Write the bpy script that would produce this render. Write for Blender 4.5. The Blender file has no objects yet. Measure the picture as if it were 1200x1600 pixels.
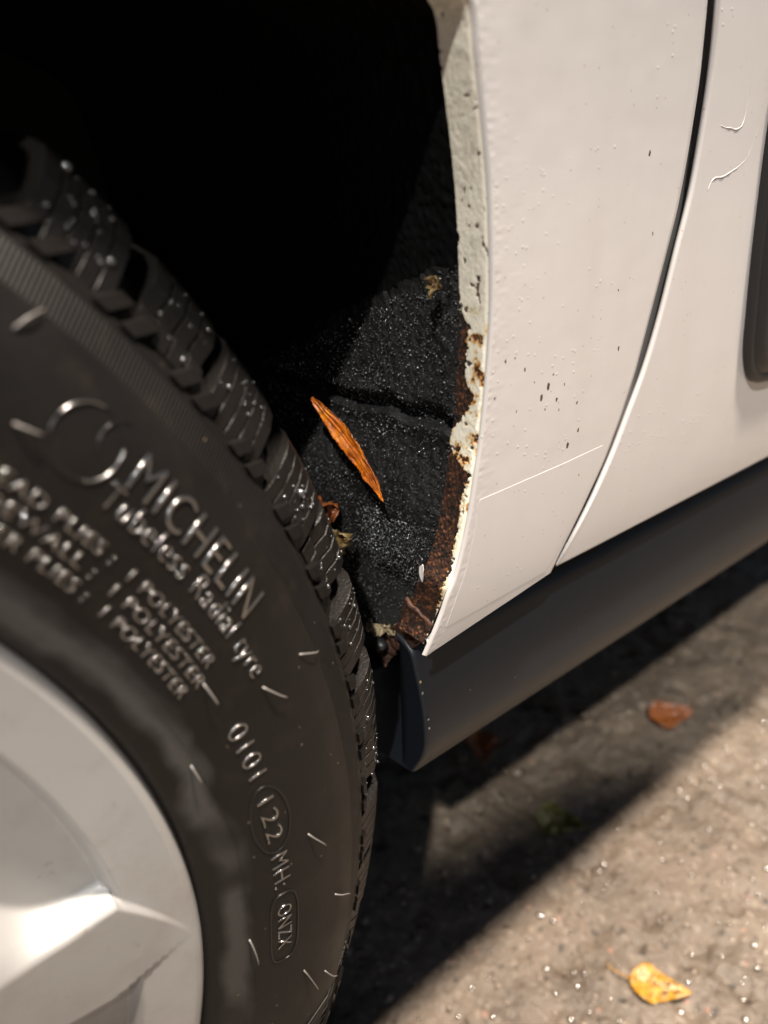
import bpy, bmesh, math, random
import numpy as np
from mathutils import Matrix, Vector

random.seed(7)
rng = np.random.default_rng(11)
SC = bpy.context.scene
COL = SC.collection
R = math.radians

# ------------------------------------------------------------------ camera
cam_d = bpy.data.cameras.new('camera')
cam = bpy.data.objects.new('camera', cam_d)
COL.objects.link(cam)
CP = Vector((0.16692, -0.16075, 0.51954))
rt = Vector((0.77207, -0.63471, -0.03249))
fw = Vector((0.56242, 0.70615, -0.43015))
up = Vector((0.29596, 0.31384, 0.90217))
M = Matrix.Identity(4)
for i in range(3):
    M[i][0], M[i][1], M[i][2], M[i][3] = rt[i], up[i], -fw[i], CP[i]
cam.matrix_world = M
cam_d.sensor_fit = 'HORIZONTAL'
cam_d.sensor_width = 36.0
cam_d.lens = 1181.14 / 1200 * 36.0
cam_d.clip_start = 0.01
cam_d.clip_end = 2000
cam_d.dof.use_dof = True
cam_d.dof.focus_distance = 0.285
cam_d.dof.aperture_fstop = 8.2
SC.camera = cam

# ------------------------------------------------------------------ night sky, lamp light, exposure
LDIR = Vector((0.64, 0.57, -1.0)).normalized()          # the way the far street lamp's light travels
world = bpy.data.worlds.new('World')
SC.world = world
world.use_nodes = True
wn = world.node_tree
bg = wn.nodes['Background']
sky = wn.nodes.new('ShaderNodeTexSky')
sky.sky_type = 'NISHITA'
sky.sun_disc = False
sky.sun_elevation = math.asin(-LDIR.z)
sky.sun_rotation = math.atan2(-LDIR.x, -LDIR.y)
wn.links.new(sky.outputs[0], bg.inputs[0])
bg.inputs[1].default_value = 0.042

sun_d = bpy.data.lights.new('sun', 'SUN')
sun_d.energy = 4.0
sun_d.angle = R(1.3)
sun_d.color = (1.0, 0.96, 0.88)
sun = bpy.data.objects.new('sun', sun_d)
sun.rotation_euler = LDIR.to_track_quat('-Z', 'Y').to_euler()
sun.location = (-2, -2, 4)
COL.objects.link(sun)

SC.view_settings.view_transform = 'Standard'
SC.view_settings.look = 'None'
SC.view_settings.exposure = 0.0
SC.view_settings.gamma = 1.0
SC.render.engine = 'CYCLES'
SC.cycles.use_denoising = True
SC.cycles.max_bounces = 6
SC.cycles.sample_clamp_indirect = 4.0

# ------------------------------------------------------------------ helpers
def ss(a, b, x):
    t = np.clip((np.asarray(x, float) - a) / (b - a), 0, 1)
    return t * t * (3 - 2 * t)

def _h(i, j, k):
    n = (i.astype(np.int64) * 374761393 + j.astype(np.int64) * 668265263 + k.astype(np.int64) * 2147483647) & 0xffffffff
    n = ((n ^ (n >> 13)) * 1274126177) & 0xffffffff
    n = (n ^ (n >> 16)) & 0xffffffff
    return n / 4294967295.0 * 2 - 1

def noise(x, y, z=0.0):
    x, y, z = np.broadcast_arrays(np.asarray(x, float), np.asarray(y, float), np.asarray(z, float))
    i, j, k = np.floor(x), np.floor(y), np.floor(z)
    fx, fy, fz = x - i, y - j, z - k
    fx, fy, fz = [t * t * t * (t * (t * 6 - 15) + 10) for t in (fx, fy, fz)]
    i, j, k = i.astype(np.int64), j.astype(np.int64), k.astype(np.int64)
    r = 0
    for a in (0, 1):
        for b in (0, 1):
            for c in (0, 1):
                w = (fx if a else 1 - fx) * (fy if b else 1 - fy) * (fz if c else 1 - fz)
                r = r + w * _h(i + a, j + b, k + c)
    return r

def fbm(x, y, z=0.0, o=4, g=0.5):
    r, a, f = 0, 1.0, 1.0
    for q in range(o):
        r = r + a * noise(np.asarray(x) * f + 17.3 * q, np.asarray(y) * f + 5.1 * q, np.asarray(z) * f)
        a *= g
        f *= 2.03
    return r

def catmull(P, ts):
    P = np.asarray(P, float)
    d = np.r_[0, np.cumsum(np.linalg.norm(np.diff(P[:, :2], axis=0), axis=1) + 1e-9)]
    m = np.zeros_like(P)
    m[1:-1] = (P[2:] - P[:-2]) / (d[2:] - d[:-2])[:, None]
    m[0] = (P[1] - P[0]) / (d[1] - d[0])
    m[-1] = (P[-1] - P[-2]) / (d[-1] - d[-2])
    ts = np.clip(ts, 0, d[-1])
    i = np.clip(np.searchsorted(d, ts, side='right') - 1, 0, len(d) - 2)
    h = (d[i + 1] - d[i])[:, None]
    u = ((ts - d[i]))[:, None] / h
    return ((2 * u**3 - 3 * u**2 + 1) * P[i] + (u**3 - 2 * u**2 + u) * h * m[i]
            + (-2 * u**3 + 3 * u**2) * P[i + 1] + (u**3 - u**2) * h * m[i + 1]), d

def link(o, parent=None):
    COL.objects.link(o)
    if parent is not None:
        o.parent = parent
    return o

def mesh(name, V, F, mat, parent=None, smooth=True, color=None):
    me = bpy.data.meshes.new(name)
    V = np.asarray(V, float)
    if isinstance(F, np.ndarray):
        n, k = F.shape
        me.vertices.add(len(V)); me.vertices.foreach_set('co', V.ravel())
        me.loops.add(n * k); me.loops.foreach_set('vertex_index', F.ravel().astype(np.int32))
        me.polygons.add(n); me.polygons.foreach_set('loop_start', np.arange(0, n * k, k, dtype=np.int32))
        me.update(calc_edges=True)
    else:
        me.from_pydata([tuple(v) for v in V], [], F)
    me.validate()
    if smooth:
        me.polygons.foreach_set('use_smooth', np.ones(len(me.polygons), bool))
    if color is not None:
        at = me.color_attributes.new('Col', 'FLOAT_COLOR', 'POINT')
        c = np.ones((len(V), 4)); c[:, :3] = color.reshape(-1, 3)
        at.data.foreach_set('color', c.ravel())
    if mat is not None:
        me.materials.append(mat)
    me.update()
    return link(bpy.data.objects.new(name, me), parent)

def gridF(n, m, flip=False, wrap=False):
    i, j = np.meshgrid(np.arange(n if wrap else n - 1), np.arange(m - 1), indexing='ij')
    i2 = (i + 1) % n
    a, b, c, d = i * m + j, i2 * m + j, i2 * m + j + 1, i * m + j + 1
    F = np.stack([a, b, c, d] if not flip else [a, d, c, b], -1).reshape(-1, 4)
    return F

def grid(name, P, mat, parent=None, color=None, flip=False, wrap=False, smooth=True):
    n, m = P.shape[:2]
    return mesh(name, P.reshape(-1, 3), gridF(n, m, flip, wrap), mat, parent, smooth, color)

def tube(pts, rad, seg=8):
    """verts, faces of a tapered tube along pts; rad per point"""
    pts = [Vector(p) for p in pts]
    V, F = [], []
    n = len(pts)
    rad = [rad] * n if not hasattr(rad, '__len__') else rad
    ref = Vector((0.3, 0.2, 0.93))
    for i, p in enumerate(pts):
        t = (pts[min(i + 1, n - 1)] - pts[max(i - 1, 0)]).normalized()
        a = t.cross(ref).normalized(); b = t.cross(a)
        for k in range(seg):
            th = 2 * math.pi * k / seg
            V.append(p + a * math.cos(th) * rad[i] + b * math.sin(th) * rad[i])
    for i in range(n - 1):
        for k in range(seg):
            F.append((i * seg + k, i * seg + (k + 1) % seg, (i + 1) * seg + (k + 1) % seg, (i + 1) * seg + k))
    F.append(tuple(range(seg - 1, -1, -1)))
    F.append(tuple((n - 1) * seg + k for k in range(seg)))
    return V, F

def box(name, lo, hi, mat, parent=None, bev=0.0):
    bm = bmesh.new()
    bmesh.ops.create_cube(bm, size=1)
    for v in bm.verts:
        v.co = Vector([lo[i] + (v.co[i] + .5) * (hi[i] - lo[i]) for i in range(3)])
    if bev:
        bmesh.ops.bevel(bm, geom=bm.edges[:], offset=bev, segments=3, affect='EDGES')
    me = bpy.data.meshes.new(name); bm.to_mesh(me); bm.free()
    if mat: me.materials.append(mat)
    return link(bpy.data.objects.new(name, me), parent)

def empty(name, loc=(0, 0, 0), parent=None):
    o = bpy.data.objects.new(name, None)
    o.location = loc
    o.empty_display_size = 0.05
    return link(o, parent)

def tag(o, label, cat=None, group=None, kind=None):
    if label: o['label'] = label
    if cat: o['category'] = cat
    if group: o['group'] = group
    if kind: o['kind'] = kind
    return o

class NT:
    """tiny node-tree helper"""
    def __init__(s, name):
        s.m = bpy.data.materials.new(name); s.m.use_nodes = True
        s.t = s.m.node_tree; s.b = s.t.nodes['Principled BSDF']
        s.co = s.t.nodes.new('ShaderNodeTexCoord').outputs['Object']
    def n(s, kind, **kw):
        o = s.t.nodes.new('ShaderNode' + kind)
        for k, v in kw.items(): setattr(o, k, v)
        return o
    def l(s, a, b): s.t.links.new(a, b)
    def noise(s, scale, detail=4, rough=.55, co=None):
        o = s.n('TexNoise'); o.inputs['Scale'].default_value = scale
        o.inputs['Detail'].default_value = detail; o.inputs['Roughness'].default_value = rough
        s.l(co or s.co, o.inputs['Vector']); return o.outputs['Fac']
    def voro(s, scale, feature='F1', out='Distance', rnd=1.0):
        o = s.n('TexVoronoi', feature=feature); o.inputs['Scale'].default_value = scale
        o.inputs['Randomness'].default_value = rnd
        s.l(s.co, o.inputs['Vector']); return o.outputs[out]
    def ramp(s, f, stops, interp='LINEAR'):
        o = s.n('ValToRGB'); cr = o.color_ramp; cr.interpolation = interp
        while len(cr.elements) < len(stops): cr.elements.new(.5)
        for e, (p, c) in zip(cr.elements, stops):
            e.position = p; e.color = (*c, 1) if hasattr(c, '__len__') else (c, c, c, 1)
        s.l(f, o.inputs[0]); return o.outputs[0]
    def math(s, op, a, b=None, c=None):
        o = s.n('Math', operation=op)
        for i, v in enumerate((a, b, c)):
            if v is None: continue
            if isinstance(v, (int, float)): o.inputs[i].default_value = v
            else: s.l(v, o.inputs[i])
        return o.outputs[0]
    def mix(s, f, a, b, mode='MIX'):
        o = s.n('Mix', data_type='RGBA', blend_type=mode)
        for sock, v in ((o.inputs['Factor'], f), (o.inputs['A'], a), (o.inputs['B'], b)):
            if isinstance(v, (int, float)): sock.default_value = v
            elif isinstance(v, tuple): sock.default_value = (*v, 1)
            else: s.l(v, sock)
        return o.outputs['Result']
    def bump(s, h, dist, strength=1.0, prev=None):
        o = s.n('Bump'); o.inputs['Distance'].default_value = dist; o.inputs['Strength'].default_value = strength
        s.l(h, o.inputs['Height'])
        if prev is not None: s.l(prev, o.inputs['Normal'])
        return o.outputs[0]
    def set(s, **kw):
        for k, v in kw.items():
            i = s.b.inputs[k.replace('_', ' ')]
            if isinstance(v, tuple): i.default_value = (*v, 1) if len(v) == 3 else v
            elif isinstance(v, (int, float)): i.default_value = v
            else: s.l(v, i)
        return s

# ------------------------------------------------------------------ materials
PAINT = (0.475, 0.458, 0.455)
CHIPS = [(0.3745, 0.443, .0011), (0.3711, 0.4395, .0010), (0.3797, 0.4371, .0007), (0.3614, 0.4515, .0005),
         (0.3516, 0.4562, .0006), (0.392, 0.433, .0005), (0.3944, 0.4218, .0007), (0.3885, 0.4172, .0010),
         (0.4162, 0.449, .0007), (0.3769, 0.4469, .0004), (0.3736, 0.4347, .0004), (0.4229, 0.5159, .0008),
         (0.3562, 0.4564, .0004), (0.3667, 0.446, .0004), (0.3813, 0.4329, .0004), (0.347, .4445, .0005),
         (0.358, .4375, .0004), (.3835, .442, .0005), (.412, .471, .0005), (.431, .489, .0005), (.398, .4021, .0004)]

def paint_mat(chips):
    k = NT('white_car_paint')
    big = k.noise(9, 3)
    dirt = k.noise(900, 2)
    base = k.mix(k.math('MULTIPLY', big, .55), PAINT, (0.445, 0.424, 0.418))
    mp = k.n('Mapping'); mp.inputs['Scale'].default_value = (70, 70, 9); k.l(k.co, mp.inputs['Vector'])
    streak = k.ramp(k.noise(1.0, 5, .6, co=mp.outputs[0]), [(.48, 0.0), (.75, .11)])
    base = k.mix(streak, base, (.36, .32, .29))
    film = k.ramp(k.noise(38, 6, .7), [(.5, 0.0), (.8, .09)])
    base = k.mix(film, base, (.33, .28, .24))
    # dust specks and fine chips
    v = k.voro(420); seed = k.voro(420, out='Color')
    sep = k.n('SeparateColor'); k.l(seed, sep.inputs[0])
    rare = k.math('GREATER_THAN', sep.outputs[0], .93)
    speck = k.math('MULTIPLY', k.math('LESS_THAN', v, .16), rare)
    base = k.mix(k.math('MULTIPLY', speck, .55), base, (0.22, .17, .13))
    v2 = k.voro(430); sd2 = k.n('SeparateColor'); k.l(k.voro(430, out='Color'), sd2.inputs[0])
    blob = k.math('MULTIPLY', k.ramp(v2, [(0, 1.0), (.30, 0.0)]), k.math('GREATER_THAN', sd2.outputs[1], k.ramp(k.noise(24, 2), [(.42, .99), (.62, .86)])))
    h = k.math('ADD', k.math('MULTIPLY', blob, 1.0), k.math('MULTIPLY', k.noise(140, 3), .12))
    if chips:
        acc = None
        wob = k.n('TexNoise'); wob.inputs['Scale'].default_value = 1500
        k.l(k.co, wob.inputs['Vector'])
        wmix = k.n('VectorMath', operation='MULTIPLY_ADD')
        k.l(wob.outputs['Color'], wmix.inputs[0]); wmix.inputs[1].default_value = (.0012, 0, .0012); k.l(k.co, wmix.inputs[2])
        for (x, z, r) in CHIPS:
            d = k.n('VectorMath', operation='DISTANCE')
            mul = k.n('VectorMath', operation='MULTIPLY'); k.l(wmix.outputs[0], mul.inputs[0]); mul.inputs[1].default_value = (1.35, 0, .8)
            k.l(mul.outputs[0], d.inputs[0]); d.inputs[1].default_value = ((x + .0006) * 1.35, 0, (z + .0006) * .8)
            q = k.math('LESS_THAN', d.outputs['Value'], r)
            acc = q if acc is None else k.math('MAXIMUM', acc, q)
        base = k.mix(acc, base, (0.035, .024, .018))
        h = k.math('SUBTRACT', h, k.math('MULTIPLY', acc, 1.2))
    k.set(Base_Color=base, Roughness=k.ramp(dirt, [(.3, .30), (.75, .42)]), Coat_Weight=.8, Coat_Roughness=.08,
          Normal=k.bump(h, .00014, .7))
    return k.m
M_PAINT = paint_mat(True)
M_DOOR = paint_mat(False); M_DOOR.name = 'white_door_paint'

def m_flange():
    k = NT('rusted_flange')
    a = k.n('VertexColor'); a.layer_name = 'Col'
    n1 = k.noise(1600, 4, .7)
    c = k.mix(.5, a.outputs['Color'], k.mix(1.0, a.outputs['Color'], k.ramp(n1, [(.25, .7), (.5, 1.0), (.85, 1.1)]), 'MULTIPLY'))
    k.set(Base_Color=c, Roughness=k.ramp(n1, [(.3, .45), (.7, .8)]), Normal=k.bump(n1, .00009, .5))
    return k.m
M_FLANGE = m_flange()

def simple(name, col, rough=.5, bscale=None, bdist=.0002, metal=0.0, var=.15, coat=0.0, vscale=30):
    k = NT(name)
    n1 = k.noise(vscale, 4)
    c = k.mix(n1, tuple(x * (1 - var) for x in col), tuple(min(1, x * (1 + var)) for x in col))
    k.set(Base_Color=c, Roughness=rough, Metallic=metal, Coat_Weight=coat)
    if bscale: k.set(Normal=k.bump(k.noise(bscale, 4), bdist, .8))
    return k.m

def m_rust():
    k = NT('bare_rust')
    n1 = k.noise(420, 6, .7); n2 = k.noise(60, 3)
    c = k.ramp(n1, [(.25, (.012, .006, .004)), (.5, (.045, .016, .007)), (.68, (.10, .036, .010)), (.85, (.20, .085, .025))])
    c = k.mix(k.math('MULTIPLY', n2, .5), c, (.02, .009, .006))
    k.set(Base_Color=c, Roughness=.7, Normal=k.bump(n1, .0008, .9))
    return k.m
M_RUST = m_rust()

def m_tyre():
    k = NT('wet_tyre_rubber')
    sx = k.n('SeparateXYZ'); k.l(k.co, sx.inputs[0])
    ang = k.math('ARCTAN2', sx.outputs['Z'], sx.outputs['X'])
    rad = k.math('SQRT', k.math('ADD', k.math('POWER', sx.outputs['X'], 2), k.math('POWER', sx.outputs['Z'], 2)))
    band = k.math('MULTIPLY', k.math('GREATER_THAN', rad, .2795), k.math('LESS_THAN', rad, .2875))
    rib = k.math('MULTIPLY', k.math('SINE', k.math('MULTIPLY', ang, 1500.0)), band)
    n1 = k.noise(35, 5, .6); n2 = k.noise(700, 4, .6)
    # dry dusty smear next to the rim, with an irregular edge
    edge = k.math('ADD', rad, k.math('MULTIPLY', k.math('SUBTRACT', k.noise(30, 3), .5), .016))
    smear = k.math('MULTIPLY', k.ramp(edge, [(.2245, 0.0), (.2250, 1.0)]), k.ramp(edge, [(.2330, 1.0), (.2335, 0.0)]))
    smear = k.math('MULTIPLY', smear, k.ramp(k.noise(22, 2), [(.40, .15), (.5, 1.0)]))
    c = k.mix(n1, (.0036, .0032, .0030), (.0076, .0067, .0061))
    c = k.mix(k.math('MULTIPLY', smear, .9), c, (.046, .044, .042))
    # thin dried mud film and specks
    v = k.voro(330); sd = k.n('SeparateColor'); k.l(k.voro(330, out='Color'), sd.inputs[0])
    sp = k.math('MULTIPLY', k.math('LESS_THAN', v, .13), k.math('GREATER_THAN', sd.outputs[0], .93))
    c = k.mix(k.math('MULTIPLY', sp, .6), c, (.16, .12, .08))
    mud = k.ramp(k.noise(90, 5, .65), [(.55, 0.0), (.75, .5)])
    c = k.mix(mud, c, (.018, .0135, .0095))
    h = k.math('ADD', k.math('MULTIPLY', rib, .45), k.math('MULTIPLY', n2, .35))
    k.set(Base_Color=c, Roughness=k.ramp(n1, [(.35, .42), (.7, .55)]), Normal=k.bump(h, .0004, .6))
    k.b.inputs['Specular IOR Level'].default_value = .22
    return k.m
M_TYRE = m_tyre()
M_TREAD = simple('tread_rubber', (.0068, .0059, .0054), .38, 900, .0003, var=.35, vscale=120)
M_TREAD.node_tree.nodes['Principled BSDF'].inputs['Specular IOR Level'].default_value = .26
M_LETTER = simple('raised_letter_rubber', (.012, .0108, .0098), .22, var=.2, coat=1.0)
M_LETTER.node_tree.nodes['Principled BSDF'].inputs['Specular IOR Level'].default_value = 1.0
M_LETTER.node_tree.nodes['Principled BSDF'].inputs['Coat Roughness'].default_value = .16
M_LETTER.node_tree.nodes['Principled BSDF'].inputs['IOR'].default_value = 2.0
M_LETTER.node_tree.nodes['Principled BSDF'].inputs['Coat IOR'].default_value = 1.8
M_MARK = simple('moulded_mark_rubber', (.009, .008, .0072), .30, var=.2)
M_HAIR = simple('mould_hair_rubber', (.16, .15, .14), .30, var=.2)
M_SILL = simple('sill_plastic', (.0058, .0080, .0120), .44, 1300, .00012, var=.25, vscale=18)
M_SILL.node_tree.nodes['Principled BSDF'].inputs['Specular IOR Level'].default_value = .38
M_SPLASH = simple('dried_mud', (.075, .06, .045), .8, var=.4)
M_BLACK = simple('black_moulding', (.010, .0105, .012), .38, 1500, .0001)
M_DARK = simple('dark_underbody', (.006, .006, .006), .85)
M_SEAL = simple('old_sealant', (.30, .24, .15), .6, 500, .0006, var=.6, vscale=300)
M_RUBBER = simple('rubber_plug', (.015, .016, .018), .45)
M_GLASS = simple('dark_glass', (.01, .011, .012), .05)
M_BUMPER = simple('rear_bumper_paint', PAINT, .35, var=.05)

def m_rim():
    k = NT('silver_wheel_paint')
    n1 = k.noise(25, 4); n2 = k.noise(2500, 2)
    c = k.mix(n1, (.29, .285, .28), (.355, .35, .345))
    c = k.mix(k.math('MULTIPLY', k.math('GREATER_THAN', k.noise(160, 5, .7), .66), .5), c, (.22, .18, .14))
    dust = k.ramp(k.noise(55, 6, .7), [(.48, 0.0), (.75, .35)])
    c = k.mix(dust, c, (.20, .17, .145))
    k.set(Base_Color=c, Metallic=.25, Roughness=k.ramp(n1, [(.3, .46), (.7, .56)]), Coat_Weight=.10, Coat_Roughness=.3,
          Normal=k.bump(n2, .00006, .4))
    return k.m
M_RIM = m_rim()

def m_liner():
    k = NT('black_felt_liner')
    n1 = k.noise(900, 5, .7); n2 = k.noise(60, 4)
    sx = k.n('SeparateXYZ'); k.l(k.co, sx.inputs[0])
    low = k.ramp(sx.outputs['Z'], [(.345, 1.0), (.375, 0.0)])
    dw = k.n('VectorMath', operation='DISTANCE'); k.l(k.co, dw.inputs[0]); dw.inputs[1].default_value = (.336, .052, .374)
    wet = k.ramp(k.math('ADD', dw.outputs['Value'], k.math('MULTIPLY', n2, .010)), [(.010, 1.0), (.036, 0.0)])
    c = k.mix(n2, (.0045, .0047, .0052), (.010, .010, .0105))
    c = k.mix(k.math('MULTIPLY', low, k.ramp(n2, [(.3, .2), (.7, .9)])), c, (.030, .031, .028))
    k.set(Base_Color=c, Roughness=k.mix(wet, k.ramp(n2, [(.3, .42), (.7, .62)]), (.34, .34, .34)), Normal=k.bump(n1, .0007, .9))
    return k.m
M_LINER = m_liner()
M_LINER_SHADE = simple('painted_liner_shade', (.0022, .0023, .0026), .65)  # near black puts the arch's shadow into the liner colour
M_LINER_SHADE.node_tree.nodes['Principled BSDF'].inputs['Specular IOR Level'].default_value = .12
M_FIBRE = simple('felt_fibres', (.028, .028, .029), .42)

def m_drop():
    k = NT('water_drop')
    k.set(Base_Color=(.03, .032, .035), Roughness=.16, IOR=1.8)
    k.b.inputs['Specular IOR Level'].default_value = 1.0
    return k.m
M_DROP = m_drop()
M_GDROP = m_drop(); M_GDROP.name = 'wet_bead'
M_GDROP.node_tree.nodes['Principled BSDF'].inputs['Base Color'].default_value = (.13, .105, .08, 1)
M_GDROP.node_tree.nodes['Principled BSDF'].inputs['IOR'].default_value = 2.2

def m_ground():
    k = NT('wet_asphalt')
    v = k.voro(150); cc = k.voro(150, out='Color'); sd = k.n('SeparateColor'); k.l(cc, sd.inputs[0])
    n1 = k.noise(14, 5, .6); n2 = k.noise(260, 5, .65); n3 = k.noise(2.2, 3)
    c = k.mix(n2, (.100, .075, .055), (.185, .146, .110))
    stone = k.math('MULTIPLY', k.ramp(v, [(.25, 1.0), (.5, 0.0)]), k.math('GREATER_THAN', sd.outputs[0], .62))
    c = k.mix(k.math('MULTIPLY', stone, .55), c, (.25, .205, .160))
    pink = k.math('MULTIPLY', k.ramp(v, [(.2, 1.0), (.42, 0.0)]), k.math('GREATER_THAN', sd.outputs[1], .972))
    c = k.mix(k.math('MULTIPLY', pink, .8), c, (.34, .18, .13))
    dark = k.ramp(n1, [(.38, .75), (.56, 0.0)])
    c = k.mix(k.math('MULTIPLY', dark, .75), c, (.046, .035, .026))
    pit = k.ramp(k.noise(105, 4, .55), [(.33, .85), (.40, 0.0)])
    c = k.mix(pit, c, (.020, .016, .012))
    h = k.math('ADD', k.math('MULTIPLY', k.math('SUBTRACT', 1.0, v), .5), n2)
    k.set(Base_Color=c, Roughness=k.ramp(n1, [(.35, .24), (.65, .55)]), Normal=k.bump(h, .0022, .8))
    return k.m
M_GROUND = m_ground()

def leaf_mat(name, stops, scale=160, trans=.25, rough=.4, spots=(.06, .02, .008)):
    k = NT(name)
    n1 = k.noise(scale, 5, .65)
    c = k.ramp(n1, stops)
    sp = k.ramp(k.noise(scale * 2.6, 4, .65), [(.54, 0.0), (.66, .85)])
    c = k.mix(sp, c, spots)
    k.set(Base_Color=c, Roughness=rough, Normal=k.bump(k.noise(scale * 4, 3), .0004, .7))
    k.b.inputs['Subsurface Weight'].default_value = 0.0
    return k.m
M_LEAF_OR = leaf_mat('orange_leaf', [(.32, (.20, .040, .006)), (.5, (.50, .125, .008)), (.68, (.70, .22, .014))])
M_LEAF_YE = leaf_mat('yellow_leaf', [(.30, (.22, .085, .008)), (.5, (.36, .18, .016)), (.7, (.42, .27, .045))], rough=.38, spots=(.20, .055, .010))
M_LEAF_BR = leaf_mat('brown_leaf', [(.30, (.10, .025, .008)), (.5, (.24, .07, .018)), (.7, (.34, .12, .03))])
M_LEAF_GR = leaf_mat('olive_leaf', [(.30, (.04, .036, .01)), (.5, (.09, .085, .02)), (.7, (.17, .155, .045))])
M_DEBRIS = leaf_mat('dry_debris', [(.30, (.07, .045, .02)), (.5, (.20, .13, .05)), (.7, (.36, .28, .14))])

# ------------------------------------------------------------------ ground
def axis(lo, hi, step, far, n):
    mid = np.arange(lo, hi + 1e-6, step)
    g = np.geomspace(step * 4, far, n)
    return np.r_[(lo - g)[::-1], mid, hi + g]
gx = axis(0.25, 1.35, .0032, 400, 26)
gy = axis(-.30, .40, .0032, 400, 26)
X, Y = np.meshgrid(gx, gy, indexing='ij')
near = ss(.9, .0, np.maximum(np.abs(X - .75) - .5, 0) + np.maximum(np.abs(Y - .05) - .32, 0))
Z = (fbm(X * 9, Y * 9, 0, 2) * .0014 + fbm(X * 120, Y * 120, 3, 3) * .0011 - ss(.25, .7, noise(X * 55, Y * 55, 9)) * .0035) * near
ground = grid('ground', np.stack([X, Y, Z], -1), M_GROUND, flip=False)
tag(ground, 'wet rough asphalt under and beside the car', kind='structure')
def gz(x, y):
    x = np.asarray(x, float); y = np.asarray(y, float)
    return fbm(x * 9, y * 9, 0, 2) * .0014 + fbm(x * 120, y * 120, 3, 3) * .0011 - ss(.25, .7, noise(x * 55, y * 55, 9)) * .0035

def ico(sub):
    bm = bmesh.new(); bmesh.ops.create_icosphere(bm, subdivisions=sub, radius=1)
    bm.verts.ensure_lookup_table()
    V = np.array([v.co[:] for v in bm.verts]); F = np.array([[v.index for v in f.verts] for f in bm.faces]); bm.free()
    return V, F
def scatter(name, pts, rads, mat, parent=None, squash=None, sub=1, wob=0.0):
    V0, F0 = ico(sub); n = len(pts)
    V = V0[None] * np.asarray(rads)[:, None, None]
    if wob: V = V * (1 + wob * rng.uniform(-1, 1, (n, len(V0), 1)))
    if squash is not None: V = V * np.asarray(squash)
    V = V + np.asarray(pts)[:, None, :]
    F = F0[None] + (np.arange(n) * len(V0))[:, None, None]
    return mesh(name, V.reshape(-1, 3), F.reshape(-1, 3), mat, parent)

M_STONE = simple('grit_stone', (.20, .16, .125), .5, 400, .0006, var=.6, vscale=90)
n = 2600
px = rng.uniform(.3, 1.35, n); py = rng.uniform(-.28, .38, n)
grit = scatter('grit', np.stack([px, py, gz(px, py) + .0002], -1), rng.gamma(2.0, .0006, n) + .0006, M_STONE, squash=(1, .85, .6), wob=.25)
tag(grit, 'small stones and grit bedded in the asphalt', kind='stuff')
n = 800
px = rng.uniform(.36, 1.3, n); py = rng.uniform(-.28, .10, n)
drops = scatter('water_droplets', np.stack([px, py, gz(px, py) + .0010], -1), rng.gamma(2.0, .00035, n) + .0005, M_GDROP, squash=(1, 1, .6), sub=2)
tag(drops, 'glinting water drops on the asphalt', kind='stuff')

n = 240
px = rng.uniform(.40, 1.0, n); py = rng.uniform(-.26, .075, n)
big = scatter('water_droplets', np.stack([px, py, gz(px, py) + .0012], -1), rng.uniform(.0012, .0026, n), M_GDROP, squash=(1, 1, .6), sub=3)
tag(big, 'larger glinting beads of water on the lit asphalt', kind='stuff')

# ------------------------------------------------------------------ the car
car = empty('parked_car')
tag(car, 'white parked car with rusted rear wheel arch and dark plastic sill', 'car')

def Yb(z):
    z = np.asarray(z, float)
    return .0042 + .010 * np.exp(-(np.maximum(z, .30) - .335) / .028) - .02 * ss(.50, .85, z) + .05 * ss(.86, 1.0, z)

def face_bend(x):
    # the quarter panel turns slightly inwards towards the door
    x = np.asarray(x, float)
    return .03 * np.maximum(0, np.minimum(x, .45) - .384) * ss(.384, .400, x)
Yd = lambda z: Yb(z) + .0019

ARCH = [(0.3192, 0.3515), (0.3222, 0.3593), (0.3256, 0.368), (0.3281, 0.3754), (0.3313, 0.3823), (0.3346, 0.3943), (0.3366, 0.4037),
        (0.3378, 0.4107), (0.3392, 0.4199), (0.3407, 0.4288), (0.3422, 0.4419), (0.3436, 0.4587), (0.3441, 0.4747), (0.3434, 0.49),
        (0.3418, 0.5079), (0.3395, 0.5213), (0.3371, 0.5324), (0.3347, 0.5427), (0.3316, 0.5538)]
GAP = [(0.3884, 0.3603), (0.3932, 0.3694), (0.4038, 0.3853), (0.4154, 0.4034), (0.4237, 0.4205), (0.4302, 0.4376), (0.4357, 0.4569),
       (0.4422, 0.4801), (0.4477, 0.5023), (0.4494, 0.5236), (0.4490, 0.5435), (0.4460, 0.5619)]
gapz = np.array([g[1] for g in GAP]); gapx = np.array([g[0] for g in GAP])
pairs = []
for (x, z) in ARCH:
    zz = .3603 + (z - .3515) / (.5538 - .3515) * (.5619 - .3603)
    pairs.append((x, z, float(np.interp(zz, gapz, gapx)), zz))
pairs += [(.3180, .5630, .440, .590), (.2950, .5720, .428, .635), (.2650, .5810, .410, .69), (.2250, .5900, .392, .75), (.180, .5970, .372, .83), (.13, .6030, .30, .93),
          (.07, .6070, .13, .95), (0, .6085, 0, .95), (-.07, .6070, -.13, .95), (-.13, .603, -.35, .95), (-.18, .597, -.55, .93),
          (-.225, .590, -.70, .85), (-.285, .575, -.75, .72), (-.325, .545, -.76, .62), (-.343, .50, -.76, .52), (-.340, .43, -.76, .44), (-.318, .335, -.75, .335)]
_, dd = catmull(pairs, np.array([0.]))
vis_end = dd[len(ARCH) + 1]
ts = np.r_[np.arange(0, vis_end, .00035), np.linspace(vis_end, dd[-1], 170)]
PP, _ = catmull(pairs, ts)
ax_, az_, ox_, oz_ = PP.T
tx = np.gradient(ax_); tz = np.gradient(az_); tl = np.hypot(tx, tz); tx /= tl; tz /= tl
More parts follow.
